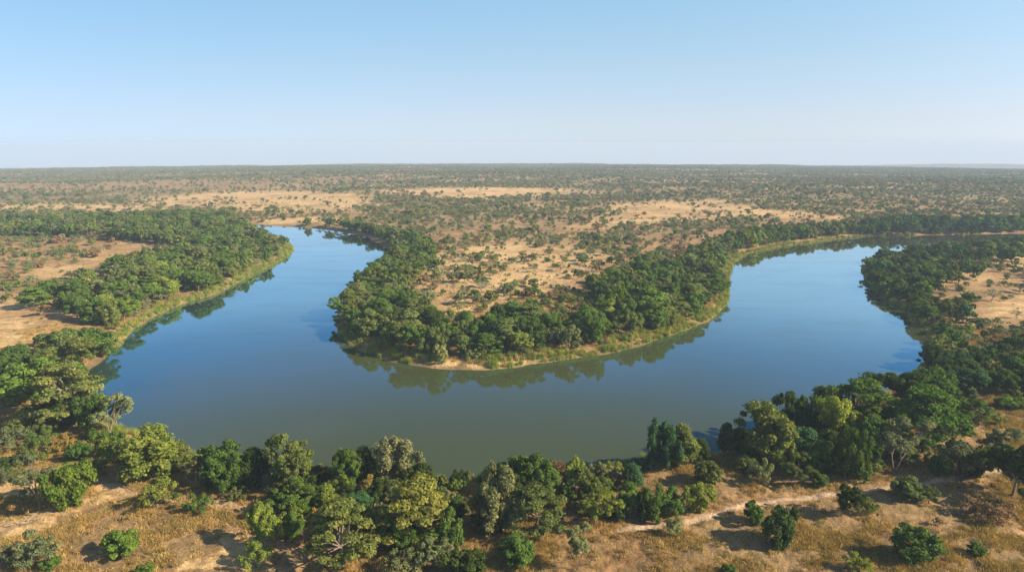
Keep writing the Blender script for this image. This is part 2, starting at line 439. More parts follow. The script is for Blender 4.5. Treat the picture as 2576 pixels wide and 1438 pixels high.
def limbs(rg, base_h, r0, targets, stems=1, twigs=0):
    Vs = []; Qs = []; o = 0
    def add(path, rad, s=6):
        nonlocal o
        v, q = tube(path, rad, s); Vs.append(v); Qs.append(q + o); o += len(v)
    forks = []
    for s in range(stems):
        lean = rg.normal(size=2) * base_h * (.10 if stems == 1 else .28)
        top = np.array([lean[0], lean[1], base_h])
        b0 = np.array([0, 0, -.5]) + (np.append(rg.normal(size=2) * r0 * 1.2, 0) if stems > 1 else 0)
        mid = b0 + (top - b0) * .5 + np.append(rg.normal(size=2) * base_h * .05, 0)
        add([b0, b0 + (mid - b0) * .3, mid, top], [r0 * 1.35, r0 * 1.02, r0 * .85, r0 * .72], 7)
        forks.append(top)
    for t in targets:
        f = min(forks, key=lambda g: np.linalg.norm(g[:2] - t[:2])) if len(forks) > 1 else forks[0]
        L = np.linalg.norm(t - f)
        m1 = f + (t - f) * .4 + np.array([*(rg.normal(size=2) * L * .06), L * .08]); m2 = f + (t - f) * .75 + np.append(rg.normal(size=2) * L * .06, L * .06)
        rl = r0 * (.38 + .25 * rg.random())
        add([f - (t - f) / L * r0 * .3, m1, m2, t], [rl, rl * .7, rl * .42, rl * .12], 5)
        for k in range(twigs):
            s0 = m1 + (m2 - m1) * rg.random(); e = s0 + rnd_dirs(rg, 1)[0] * L * .35 * np.array([1, 1, .6]) + (0, 0, L * .15)
            add([s0, (s0 + e) / 2 + rg.normal(size=3) * L * .03, e], [rl * .3, rl * .18, rl * .04], 4)
            for j in range(2):
                s1 = s0 + (e - s0) * (.4 + .5 * rg.random()); e1 = s1 + rnd_dirs(rg, 1)[0] * L * .18
                add([s1, (s1 + e1) / 2, e1], [rl * .14, rl * .09, rl * .03], 3)
    return np.vstack(Vs), np.vstack(Qs)

def crown_points(rg, kind, n):
    """clump centres and radii for a tree 10 m tall"""
    C = []; Rr = []
    if kind == 'broad':
        lobes = [(rg.normal() * 1.9, rg.normal() * 1.9, 5.0 + rg.normal() * 1.0, 2.3 + rg.random() * 1.3) for _ in range(6)]
        for i in range(n):
            L = lobes[rg.integers(len(lobes))]; d = rnd_dirs(rg, 1)[0]; d[2] = d[2] if rg.random() < .3 else abs(d[2])
            C.append([L[0] + d[0] * L[3], L[1] + d[1] * L[3], L[2] + d[2] * L[3] * .85]); Rr.append(.5 + 1.0 * rg.random() ** 1.6)
    elif kind == 'oval':
        for i in range(n):
            h = rg.random(); th = rg.random() * 6.283
            w = 2.9 * math.sin(math.pi * min(1, (.12 + h * .88)) ** .8) ** .7 * (.75 + .35 * rg.random())
            C.append([w * math.cos(th), w * math.sin(th), 1.6 + h * 7.4]); Rr.append(.5 + 1.0 * rg.random() ** 1.5)
    elif kind == 'drape':
        cols = [(rg.normal() * 1.8, rg.normal() * 1.8, 5 + rg.random() * 4, .9 + rg.random() * .7) for _ in range(9)]
        for i in range(n):
            c = cols[i % 9]; h = rg.random() ** .8; th = rg.random() * 6.283; w = c[3] * (1.15 - .3 * h) * (.8 + .4 * rg.random())
            C.append([c[0] + w * math.cos(th), c[1] + w * math.sin(th), .9 + (c[2]) * h]); Rr.append(.6 + .5 * rg.random())
    elif kind == 'umbrella':
        lobes = [(rg.normal() * 2.4, rg.normal() * 2.4, 6.4 + rg.normal() * 1.4, 2.2 + rg.random()) for _ in range(6)]
        for i in range(n):
            L = lobes[rg.integers(len(lobes))]; th = rg.random() * 6.283; q = L[3] * math.sqrt(rg.random())
            C.append([L[0] + q * math.cos(th), L[1] + q * math.sin(th), L[2] + 1.3 * (1 - (q / L[3]) ** 2) + rg.normal() * .2]); Rr.append(.6 + .5 * rg.random())
    elif kind == 'layered':
        for i in range(n):
            lay = rg.integers(5); z = 3.2 + lay * 1.45; w = (4.9, 5.2, 4.5, 3.4, 1.9)[lay] * math.sqrt(.2 + .8 * rg.random()); th = rg.random() * 6.283
            C.append([w * math.cos(th), w * math.sin(th), z + .5 * (1 - w / 5) + rg.normal() * .25]); Rr.append(.65 + .5 * rg.random())
    elif kind == 'bush':   # to the ground, 3 m tall unit
        lobes = [(rg.normal() * .55, rg.normal() * .55, 1.1 + rg.random() * .7, .8 + rg.random() * .5) for _ in range(5)]
        for i in range(n):
            L = lobes[rg.integers(len(lobes))]; d = rnd_dirs(rg, 1)[0]
            C.append([L[0] + d[0] * L[3], L[1] + d[1] * L[3], max(.3, L[2] + d[2] * L[3])]); Rr.append(.3 + .28 * rg.random())
    elif kind == 'wispy':
        for i in range(n):
            th = rg.random() * 6.283; el = .25 + rg.random() * 1.2; L = 1.1 + rg.random() * 1.6
            C.append([L * math.cos(th) * math.cos(el) * 1.1, L * math.sin(th) * math.cos(el) * 1.1, .4 + L * math.sin(el) * .95]); Rr.append(.28 + .25 * rg.random())
    elif kind == 'bare':
        for i in range(n):
            th = rg.random() * 6.283; q = 3.4 * math.sqrt(rg.random())
            C.append([q * math.cos(th), q * math.sin(th), 5 + 3.6 * rg.random() - .2 * q]); Rr.append(.7 + .4 * rg.random())
    return np.array(C), np.array(Rr)

SPEC = { # kind: clumps, leaves per clump, leaf size, squash, core, trunk height, trunk radius, stems, fill height
 'broad': (70, 115, .42, .85, .62, 2.6, .28, 1), 'oval': (58, 120, .42, .9, .66, 2.4, .26, 1), 'drape': (78, 90, .38, 1.25, .6, 3.0, .26, 1),
 'umbrella': (64, 105, .36, .6, .4, 3.0, .22, 2), 'layered': (70, 95, .36, .5, .4, 3.0, .27, 1),
 'bush': (46, 75, .2, .85, .7, .6, .07, 4), 'wispy': (44, 62, .17, .9, .22, .5, .05, 5), 'bare': (20, 26, .3, .8, 0, 3.2, .22, 2)}

def make_plant(kind, seed, lod=1.0):
    rg = np.random.default_rng(seed)
    n, per, ls, sq, core, th, tr, stems = SPEC[kind]
    C, Rr = crown_points(rg, kind, n)
    top = (C[:, 2] + Rr).max(); unit = 3.0 if kind in ('bush', 'wispy') else 10.0
    if lod < 1:
        per = max(6, int(per * lod)); ls = ls / math.sqrt(lod) * .92
    V, Q = leaves(rg, C, Rr, per, ls, sq, down=.45 if kind in ('bush', 'drape', 'oval') else .25)
    faces = [Q]
    if core > 0:
        cv, cf = cores(rg, C, Rr, sq, core)
        faces.append(cf + len(V)); V = np.vstack([V, cv])
    order = rg.permutation(len(C))
    nt_ = {'broad': 11, 'oval': 8, 'drape': 8, 'umbrella': 15, 'layered': 14, 'bush': 7, 'wispy': 16, 'bare': 20}[kind]
    LV, LQ = limbs(rg, th, tr, C[order[:nt_]], stems, twigs=(4 if kind == 'bare' else 1 if kind in ('umbrella', 'wispy') else 0))
    s = unit / top
    V = V * s; LV = LV * s
    wid = 2 * np.percentile(np.hypot(V[:, 0], V[:, 1]), 94)
    return dict(V=V, F=faces, LV=LV, LQ=LQ, height=unit, width=wid)

VAR = {'broad': 5, 'oval': 3, 'drape': 3, 'umbrella': 3, 'layered': 2, 'bush': 4, 'wispy': 3, 'bare': 2}
NEAR = {}; FAR = {}
sd = 100
for k, nv in VAR.items():
    for i in range(nv):
        sd += 1
        p = make_plant(k, sd)
        bark = PALEBARK if k == 'bare' else BARK
        cm = mesh_np('crown' if k not in ('bush', 'wispy') else 'foliage', p['V'], p['F'], [LEAF])
        tm = mesh_np('trunk', p['LV'], [p['LQ']], [bark], smooth_sh=True)
        NEAR[(k, i)] = (cm, tm, p['height'], p['width'])
for k in VAR:
    for i in range(min(VAR[k], 3)):
        sd += 1
        p = make_plant(k, sd, .2)
        nq = [len(f) for f in p['F']] + [len(p['LQ'])]
        V = np.vstack([p['V'], p['LV']])
        mi = np.zeros(sum(nq), int); mi[sum(nq[:-1]):] = 1
        fm = mesh_np('plant', V, p['F'] + [p['LQ'] + len(p['V'])], [LEAF, PALEBARK if k == 'bare' else BARK], mi)
        FAR[(k, i)] = (fm, p['height'], p['width'])

# ------------------------------------------------------------------ colours of foliage (base colours)
TINT = {'dk': (.042, .068, .019), 'gr': (.070, .120, .028), 'bg': (.095, .145, .028), 'yg': (.15, .18, .038), 'oy': (.15, .155, .042), 'ol': (.105, .130, .042),
        'pa': (.165, .18, .088), 'go': (.25, .19, .055), 'gy': (.115, .135, .075), 'tl': (.045, .098, .048), 'br': (.17, .12, .07), 'yl': (.26, .29, .05),
        'ru': (.17, .115, .065)}
CW = {'dk': 'dark green', 'gr': 'green', 'bg': 'bright green', 'yg': 'yellow-green', 'ol': 'olive', 'pa': 'pale grey-green', 'go': 'golden', 'gy': 'grey-green',
      'tl': 'blue-green', 'br': 'brownish', 'yl': 'vivid yellow', 'oy': 'olive-yellow', 'ru': 'russet'}

# ------------------------------------------------------------------ plants placed one by one: x, base y, width, height, form, colour, label
B, O, D, U, L_, S, Wi, Ba = 'broad', 'oval', 'drape', 'umbrella', 'layered', 'bush', 'wispy', 'bare'
FG = [
 (75,1020,128,92,B,'bg'),(28,945,90,56,B,'gr'),(165,925,92,76,B,'ol'),(240,893,76,58,B,'gr'),(203,902,82,62,B,'gr'),(170,960,112,88,U,'ol'),
 (175,1068,128,132,L_,'ol'),(215,1088,76,80,B,'gr'),(150,1074,72,72,O,'dk'),(283,1103,112,95,U,'pa'),(228,1107,38,28,S,'gr'),(278,1141,76,50,B,'gr'),
 (292,1165,96,50,Wi,'yg'),(392,1198,102,100,D,'yg'),(455,1182,48,60,O,'ol'),(350,1195,42,40,Wi,'gy'),(335,1214,60,38,Wi,'gr'),(200,1159,54,40,S,'gr'),
 (167,1139,40,44,Wi,'go'),(105,1131,62,40,Wi,'gr'),(80,1174,66,54,Wi,'ol'),(35,1124,74,44,Wi,'gy'),(62,1093,62,42,Wi,'ol'),(107,1099,52,38,Wi,'ol'),
 (80,1037,20,17,S,'gr'),(12,1187,44,30,S,'dk'),(40,1207,38,26,Wi,'ol'),(8,1222,42,34,Wi,'gy'),(218,1212,66,46,Wi,'ol'),(104,1279,112,94,U,'gy'),
 (172,1278,106,86,S,'bg'),(397,1274,76,50,Wi,'yg'),(500,1290,54,42,Wi,'gr'),(600,1257,42,28,Wi,'ol'),(555,1224,106,98,B,'gr'),(592,1234,66,62,D,'gr'),
 (500,1212,50,54,Wi,'gy'),(642,1224,62,84,O,'dk'),(755,1236,132,120,B,'ol'),(708,1237,36,58,O,'ol'),(665,1376,78,86,B,'yg'),(644,1427,66,56,Wi,'yg'),
 (683,1295,32,32,Wi,'yg'),(308,1397,70,52,S,'bg'),(365,1446,40,22,S,'bg'),(92,1422,92,62,Wi,'gy'),(14,1428,54,42,Wi,'gy'),(128,1430,40,26,S,'gr'),
 (880,1224,94,100,B,'gr'),(918,1222,48,88,O,'dk'),(866,1217,26,32,Wi,'go'),(930,1245,40,46,Wi,'go'),(985,1218,104,108,D,'pa'),(1045,1238,74,68,B,'dk'),
 (1075,1242,50,26,S,'yg'),(740,1292,102,72,B,'gr'),(864,1249,46,54,O,'bg'),(825,1292,48,66,O,'yg'),(752,1308,48,52,S,'bg'),(727,1337,54,54,B,'yg'),
 (793,1317,36,36,Wi,'go'),(905,1292,80,52,B,'tl'),(863,1414,154,130,L_,'ol'),(1050,1372,156,148,L_,'oy'),(1135,1388,52,96,O,'gr'),(1000,1396,84,74,B,'gr'),
 (1080,1398,84,62,S,'bg'),(985,1332,52,48,O,'dk'),(1093,1428,78,62,Wi,'gy'),(1012,1448,90,54,Wi,'gy'),(1170,1446,84,56,S,'dk'),(1305,1422,62,64,S,'gr'),
 (1272,1402,48,40,Wi,'gr'),(1265,1332,118,130,D,'pa'),(1330,1243,108,104,B,'gr'),(1262,1204,38,40,O,'gr'),(1348,1338,138,104,L_,'ol'),(1225,1345,60,60,B,'dk'),
 (1400,1203,38,44,Wi,'ru'),(1385,1247,50,62,O,'gr'),(1443,1238,68,74,B,'yg'),(1435,1264,42,46,S,'gr'),(1498,1264,74,72,U,'ol'),(1520,1217,66,46,B,'pa'),
 (1588,1230,44,58,O,'tl'),(1498,1318,110,78,U,'yg'),(1580,1297,58,54,B,'gr'),(1640,1307,58,76,D,'gr'),(1688,1292,52,60,O,'gr'),(1752,1285,66,62,S,'yg'),
 (1780,1217,52,56,S,'ol'),(1655,1177,74,114,D,'tl'),(1708,1170,68,94,O,'ol'),(1760,1162,40,54,O,'dk'),(1826,1137,36,70,O,'dk'),(1695,1346,42,42,Wi,'pa'),
 (1455,1430,62,86,U,'pa'),(1965,1370,74,74,S,'dk'),(1895,1310,46,38,S,'gr'),(1832,1446,34,20,S,'gr'),
 (1913,1150,126,120,B,'ol'),(2010,1098,92,104,B,'dk'),(2098,1124,78,108,B,'yl'),(2160,1074,126,106,L_,'gr'),(1965,1178,54,82,O,'yg'),(2010,1163,72,82,D,'tl'),
 (2032,1112,62,62,B,'dk'),(2125,1204,80,108,D,'gr'),(2060,1182,52,64,O,'gr'),(2018,1214,78,62,U,'ol'),(2060,1221,34,28,S,'gr'),(1912,1215,54,56,Wi,'pa'),
 (2175,1142,102,92,B,'gr'),(2252,1187,100,110,U,'gy'),(2200,1167,38,40,S,'bg'),(2170,1202,62,52,S,'ol'),(2322,1127,132,128,L_,'gr'),(2400,1108,76,88,U,'gr'),
 (2235,1062,46,62,Ba,'br'),(2262,1014,124,74,B,'dk'),(2345,1024,112,78,B,'gr'),(2440,1003,78,62,B,'tl'),(2505,988,62,52,B,'gr'),(2355,1192,42,40,S,'gr'),
 (2412,1196,92,66,Wi,'gy'),(2450,1200,52,42,S,'dk'),(2402,1132,32,24,S,'dk'),(2530,1163,92,64,U,'gy'),(2545,1247,112,114,B,'dk'),(2292,1254,66,44,S,'ol'),
 (2336,1266,32,38,Wi,'ol'),(2122,1292,68,64,B,'dk'),(2183,1293,40,38,Wi,'bg'),(2300,1416,88,68,S,'gr'),(2485,1302,92,40,Wi,'br'),(2455,1397,28,26,S,'gr'),
 (2155,1438,54,34,Wi,'yg'),(2545,1027,54,24,S,'bg'),(2480,1060,60,26,Wi,'ol'),(1860,1130,60,50,O,'dk'),(2080,1075,90,90,B,'gr'),(1950,1125,80,80,B,'dk'),
 (640,1200,40,30,S,'yg'),(820,1235,46,60,B,'dk'),(1110,1262,50,36,S,'tl'),(1300,1275,70,70,B,'dk'),(1610,1180,40,26,S,'tl'),(1545,1196,44,32,S,'yg'),
 (700,1215,60,50,B,'dk'),(960,1268,60,60,B,'dk'),(2230,1120,70,80,O,'dk'),(2090,1165,60,70,O,'dk'),(1880,1185,50,36,S,'ol'),
]
PL = []   # every plant: dict
rg = np.random.default_rng(7)
for t in FG:
    x_, yb, w, h, k, c = t[:6]
    x, y = unproj(x_, yb, 2.4)
    z = float(height(np.array(x), np.array(y)))
    x, y = unproj(x_, yb, z); z = float(height(np.array(x), np.array(y)))
    sl = math.sqrt(x * x + y * y + (CZ - z) ** 2); cd = math.hypot(x, y) / sl
    cutw = .82 if (x_ < 345 and yb > 1088) else 1.0
    PL.append(dict(x=x, y=y, z=z, w=w * sl / F * 1.1 * cutw, h=h * sl / F / cd * 1.02, k=k, c=c, v=int(rg.integers(VAR[k])), hand=True, px=x_, py=yb))
occ = {}
def free(x, y, r, cell=9.0):
    cx, cy = int(x // cell), int(y // cell)
    for i in (-1, 0, 1):
        for j in (-1, 0, 1):
            for (a, b, q) in occ.get((cx + i, cy + j), ()):
                if (a - x) ** 2 + (b - y) ** 2 < (q + r) ** 2 * .25 * 4 * .36: return False
    return True
def put(x, y, r, cell=9.0): occ.setdefault((int(x // cell), int(y // cell)), []).append((x, y, r))
for p in PL: put(p['x'], p['y'], p['w'] / 2)

def pick(rg, items):
    r = rg.random() * sum(w for _, w in items)
    for a, w in items:
        r -= w
        if r <= 0: return a
    return items[-1][0]
# groves
n = 60000
cx = rg.uniform(-560, 760, n); cy = rg.uniform(120, 860, n)
zz = height(cx, cy, False)
big_ = rg.random(n); hc = 6.0 + 5.0 * big_
cpx, cpy, cd = proj(cx, cy, zz + .7 * hc)
bpx, bpy_, _ = proj(cx, cy, zz)
sd_ = sdf(cx, cy)
gid = np.full(n, -1)
for gi, g in enumerate(GROVE): gid[inpoly(cpx, cpy, g)] = gi
ok = (gid >= 0) & (sd_ > np.where((gid >= 3) & (cpx > 2150), .8, 2.5)) & (bpy_ < 1000) & (cpx > -60) & (cpx < 2640)
reedy = ((gid == 0) | ((gid == 2) & (cpx > 960))) & (sd_ < 6.5)
ok &= ~reedy
nz = fbm(cx / 25, cy / 25, 3, 61)
grove_t = {0: [('gr', 4), ('ol', 5), ('dk', 1.4), ('bg', .8), ('gy', 1.2), ('yg', .3)], 1: [('ol', 2), ('gr', 2)],
           2: [('gr', 4), ('dk', 2), ('ol', 3.6), ('bg', .9), ('gy', .6), ('yg', .5)], 3: [('dk', 3), ('gr', 2), ('tl', 2)],
           4: [('dk', 3), ('gr', 3.4), ('tl', 1.3), ('ol', 2.2)]}
for i in np.nonzero(ok)[0]:
    g = int(gid[i])
    h = hc[i] + (1.0 if g in (2, 3) else 0)
    if g == 4: h *= .82
    if g == 4 and rg.random() < .25: continue
    if nz[i] < .38 and g != 3: h *= .7
    w = h * (.85 + .45 * rg.random())
    if g == 4 and cpx[i] > 2400 and rg.random() < .5: continue
    if g == 0 and cpy[i] < 600 and cpx[i] < 250 and rg.random() < .35: continue
    if g == 0 and nz[i] < .42 and rg.random() < .55: continue
    if nz[i] < .34 and rg.random() < .6: continue
    if not free(cx[i], cy[i], w * .43): continue
    put(cx[i], cy[i], w * .43)
    k = pick(rg, [(B, 5), (O, 2), (D, 1.4), (U, .8), (L_, .8)])
    PL.append(dict(x=cx[i], y=cy[i], z=zz[i], w=w, h=h, k=k, c=pick(rg, grove_t[g]), v=int(rg.integers(VAR[k])), hand=False, px=bpx[i], py=bpy_[i], g=g))
ngrove = len(PL)
# undergrowth filling the near belt
BELT = [P(300,1100,400,1120,500,1150,640,1195,640,1225,560,1215,480,1190,330,1160),
 P(480,1160,700,1170,960,1190,1090,1210,1260,1200,1400,1190,1560,1190,1600,1250,1660,1300,1500,1310,1400,1320,1300,1340,1170,1380,960,1385,840,1370,700,1340,680,1260,560,1225),
 P(1790,1120,1960,1080,2200,1020,2440,990,2460,1040,2360,1120,2260,1180,2120,1195,1950,1180,1870,1150),
 P(-40,900,150,860,300,860,230,930,250,1040,300,1080,200,1060,60,1030,-40,1015)]
n = 9000
cx = rg.uniform(-190, 260, n); cy = rg.uniform(110, 300, n)
zz = height(cx, cy, False); bpx, bpy_, bd = proj(cx, cy, zz); sd_ = sdf(cx, cy)
ok = np.zeros(n, bool)
for b_ in BELT: ok |= inpoly(bpx, bpy_, b_)
ok &= (sd_ > 1.5) & (bpx > -40) & (bpx < 2610) & (rg.random(n) < np.where(bpx < 640, .3, .8))
uocc = {}
for i in np.nonzero(ok)[0]:
    kq = (int(cx[i] // 3.4), int(cy[i] // 3.4))
    if any((kq[0] + a, kq[1] + b_) in uocc for a in (0, 1) for b_ in (0,)): continue
    uocc[kq] = 1
    kind = pick(rg, [(S, 4), (Wi, 2), (O, 1.3), (D, 1)])
    h = (1.6 + 2.2 * rg.random()) if kind in (S, Wi) else 3.5 + 2.6 * rg.random()
    w = h * (1.0 + .5 * rg.random()) if kind in (S, Wi) else h * (.7 + .3 * rg.random())
    c = pick(rg, [('dk', 3), ('gr', 3.4), ('ol', 2.4), ('bg', .9), ('yg', .9), ('gy', .7), ('go', .3), ('pa', .4)])
    PL.append(dict(x=cx[i], y=cy[i], z=zz[i], w=w, h=h, k=kind, c=c, v=int(rg.integers(VAR[kind])), hand=False, px=bpx[i], py=bpy_[i], g=8))
# scrub within 900 m
n = 80000
cx = rg.uniform(-760, 860, n); cy = rg.uniform(110, 960, n)
zz = height(cx, cy, False)
bpx, bpy_, bd = proj(cx, cy, zz)
sd_ = sdf(cx, cy)
clear, half, sandy = densities(bpx + rg.normal(size=n) * 20, bpy_ + rg.normal(size=n) * 9 * np.clip((bpy_ - 440) / 200, .3, 1))
nz = fbm(cx / 38, cy / 38, 3, 71)
dens = np.where(bpy_ > 1030, .012, .2 + .75 * smooth(.36, .6, nz))
dens = np.where((bpy_ < 1030) & (bpy_ > 640) & (bpx < 700), .42, dens)
dens = np.where((bpy_ < 660) & (bpx > 780), .16 + .62 * smooth(.40, .6, nz), dens)
dens = dens * (1 - np.where(bpy_ < 610, .8, .9) * clear) * (1 - .4 * half) * (1 - .97 * sandy)
dens = np.where((clear > 0) & (bpy_ > 640) & (bpx > 1000) & (bpx < 1600), .42 + .2 * smooth(680, 760, bpy_), dens)
ok = (rg.random(n) < dens) & (sd_ > 5) & (bpx > -60) & (bpx < 2640) & (bpy_ < 1440)
ok &= linedist(cx, cy, PW) > 3
for i in np.nonzero(ok)[0]:
    far_s = bpy_[i] < 700
    kind = pick(rg, [(Wi, 4.5), (S, 3.0), (U, .8 if far_s else .5), (B, .7 if far_s else .6), (Ba, .5)])
    if bpy_[i] > 1030: kind = pick(rg, [(Wi, 3), (S, 1)])
    if kind in (Wi, S): h = 1.5 + 2.3 * rg.random() ** 1.3
    else: h = 3.2 + 2.8 * rg.random()
    if bpy_[i] > 1030: h *= .55
    if clear[i] > 0 and kind in (Wi, S) and rg.random() < .75: h = .5 + .9 * rg.random()
    w = h * (1.0 + .7 * rg.random())
    if not free(cx[i], cy[i], w * .5): continue
    put(cx[i], cy[i], w * .5)
    c = pick(rg, [('ol', 4), ('gy', 3.2), ('gr', 1.3), ('br', 1.9), ('pa', 1.9), ('yg', .35), ('dk', .5), ('ru', .15)])
    PL.append(dict(x=cx[i], y=cy[i], z=zz[i], w=w, h=h, k=kind, c=c, v=int(rg.integers(VAR[kind])), hand=False, px=bpx[i], py=bpy_[i], g=9))

# ------------------------------------------------------------------ which plants are things of their own
KIND = {B: 'broadleaf_tree', O: 'broadleaf_tree', D: 'broadleaf_tree', U: 'thorn_tree', L_: 'thorn_tree', S: 'shrub', Wi: 'shrub', Ba: 'bare_tree'}
for p in PL:
    sl = math.sqrt(p['x'] ** 2 + p['y'] ** 2 + (CZ - p['z']) ** 2)
    p['sl'] = sl; p['app'] = p['h'] * p['w'] / sl ** 2
    p['in'] = -20 < p['px'] < 2596 and p['py'] - p['h'] / sl * F < 1438
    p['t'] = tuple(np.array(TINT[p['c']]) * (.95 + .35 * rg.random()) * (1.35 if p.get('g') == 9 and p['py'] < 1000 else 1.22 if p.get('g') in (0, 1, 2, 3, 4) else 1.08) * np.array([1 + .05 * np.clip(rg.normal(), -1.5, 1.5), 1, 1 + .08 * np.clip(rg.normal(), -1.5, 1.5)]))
    p['rz'] = rg.random() * 6.283
things = []; rest = []
for kn in ('broadleaf_tree', 'thorn_tree', 'shrub', 'bare_tree'):
    q = sorted([p for p in PL if KIND[p['k']] == kn and p['in']], key=lambda p: -p['app'])
    lim = 296 if kn != 'bare_tree' else 60
    for i, p in enumerate(q):
        p['kn'] = kn; (things if (i < lim or p['hand']) else rest).append(p)
    rest += [p for p in PL if KIND[p['k']] == kn and not p['in']]

# labels -------------------------------------------------
SIZEW = [(55, 'tiny'), (28, 'small')]
def where(p):
    x, y = p['px'], p['py']
    s = float(sdf(np.array(p['x']), np.array(p['y'])))
    if y > 1150 or (y > 1040 and x > 1600) :
        if x < 380: place = 'by the sandy strip, lower left'
        elif x < 720: place = 'in the left end of the near belt'
        elif x < 1180: place = 'in the thick near-bank clump'
        elif x < 1620: place = 'in the near belt below mid river'
        elif x < 1860: place = 'on the near bank above the footpath'
        elif x < 2240: place = 'in the tall dark near-bank clump'
        else: place = 'on the open slope, lower right'
        if y > 1330 and 1200 < x: place = 'in dry grass along the bottom edge'
        elif 1225 < y and 1650 < x: place = 'by the footpath, lower right'
    elif x < 460 and y > 800: place = 'on the near-left bank'
    elif x < 780 and y > 575: place = 'in the left bank wood' if p.get('g') == 0 or s < 60 else 'on sand behind the left bank wood'
    elif x < 780: place = 'in the far tree line at upper left'
    elif y < 600 and x < 1000: place = 'on the far bank of the left arm'
    elif x > 2150 and y > 610: place = 'in the right bank wood' if p.get('g') == 4 else 'on sand behind the right bank'
    elif x > 1830 and y < 640: place = 'on the far bank of the right arm'
    elif 820 < x < 1100 and y > 640: place = 'on the west side of the point'
    elif x > 1480 and y > 640: place = 'on the east side of the point'
    elif y > 790: place = 'at the tip of the point'
    elif y > 620: place = 'in the tan clearing on the point'
    else: place = 'in the scrub north of the clearing'
    return place, ('waterside ' if s < 9 else 'inland ' if s > 32 and p.get('g') in (0, 2, 4) else '')
FORM = {B: 'spreading', O: 'oval', D: 'creeper-hung', U: 'flat-topped', L_: 'tiered', S: 'rounded', Wi: 'feathery', Ba: 'leafless'}
CAT = {'broadleaf_tree': 'tree', 'thorn_tree': 'thorn tree', 'shrub': 'shrub', 'bare_tree': 'bare tree'}
NOUN = {'broadleaf_tree': 'tree', 'thorn_tree': 'thorn tree', 'shrub': 'shrub', 'bare_tree': 'tree'}
from collections import defaultdict
by = defaultdict(list)
HQ = {kn: np.percentile([p['h'] for p in things if p['kn'] == kn], [30, 72]) for kn in CAT}
for p in things:
    p['place'], rw = where(p)
    hq = HQ[p['kn']]; sz_ = 'small ' if p['h'] < hq[0] else 'large ' if p['h'] > hq[1] else ''
    col = CW[p['c']] if p['kn'] != 'bare_tree' else 'grey-brown'
    p['lab'] = f"{sz_}{rw}{col} {FORM[p['k']]} {NOUN[p['kn']]} {p['place']}"
    by[p['lab']].append(p)
ORD = ['first', 'second', 'third', 'fourth', 'fifth', 'sixth', 'seventh', 'eighth', 'ninth', 'tenth', 'eleventh', 'twelfth']
for lab, q in by.items():
    if len(q) == 1: continue
    q.sort(key=lambda p: p['px'])
    m_ = len(q)
    if m_ == 2: names = ['left-hand', 'right-hand']
    else: names = ['leftmost'] + [(ORD[i] if i < 12 else f'{i + 1}th') + ' from left' for i in range(1, m_ - 1)] + ['rightmost']
    for p, a in zip(q, names):
        rest_l = lab
        if a.endswith('from left'):
            p['lab'] = f"{a}, {rest_l}"
        else: p['lab'] = f"{a} {rest_l}"
for p in things:
    w = p['lab'].split()
    assert True
    if len(w) > 16: p['lab'] = p['lab'].replace(' from left,', ',')
GROUPN = {'broadleaf_tree': 'leafy trees along the river banks', 'thorn_tree': 'thorn trees around the river', 'shrub': 'shrubs dotted over the dry ground', 'bare_tree': 'leafless trees in the scrub'}
first = {}
for p in things:
    cm, tm, hh, ww = NEAR[(p['k'], p['v'])]
    kn = p['kn']
    sxy = p['w'] / ww; sz = p['h'] / hh
    e = bpy.data.objects.new(kn, None); COL.objects.link(e); e.empty_display_size = .5
    e.location = (p['x'], p['y'], p['z']); e.rotation_euler = (0, 0, p['rz']); e.scale = (sxy, sxy, sz)
    e['label'] = p['lab']; e['category'] = CAT[kn]; e['group'] = GROUPN[kn]
    key = (p['k'], p['v'])
    if key not in first:
        c = bpy.data.objects.new('foliage' if kn == 'shrub' else 'crown', cm); t = bpy.data.objects.new('stems' if kn == 'shrub' else 'trunk', tm)
        first[key] = (c, t)
    else:
        c, t = first[key][0].copy(), first[key][1].copy()
    COL.objects.link(c); COL.objects.link(t); c.parent = e; t.parent = e
    c['tint'] = [float(a) for a in p['t']]

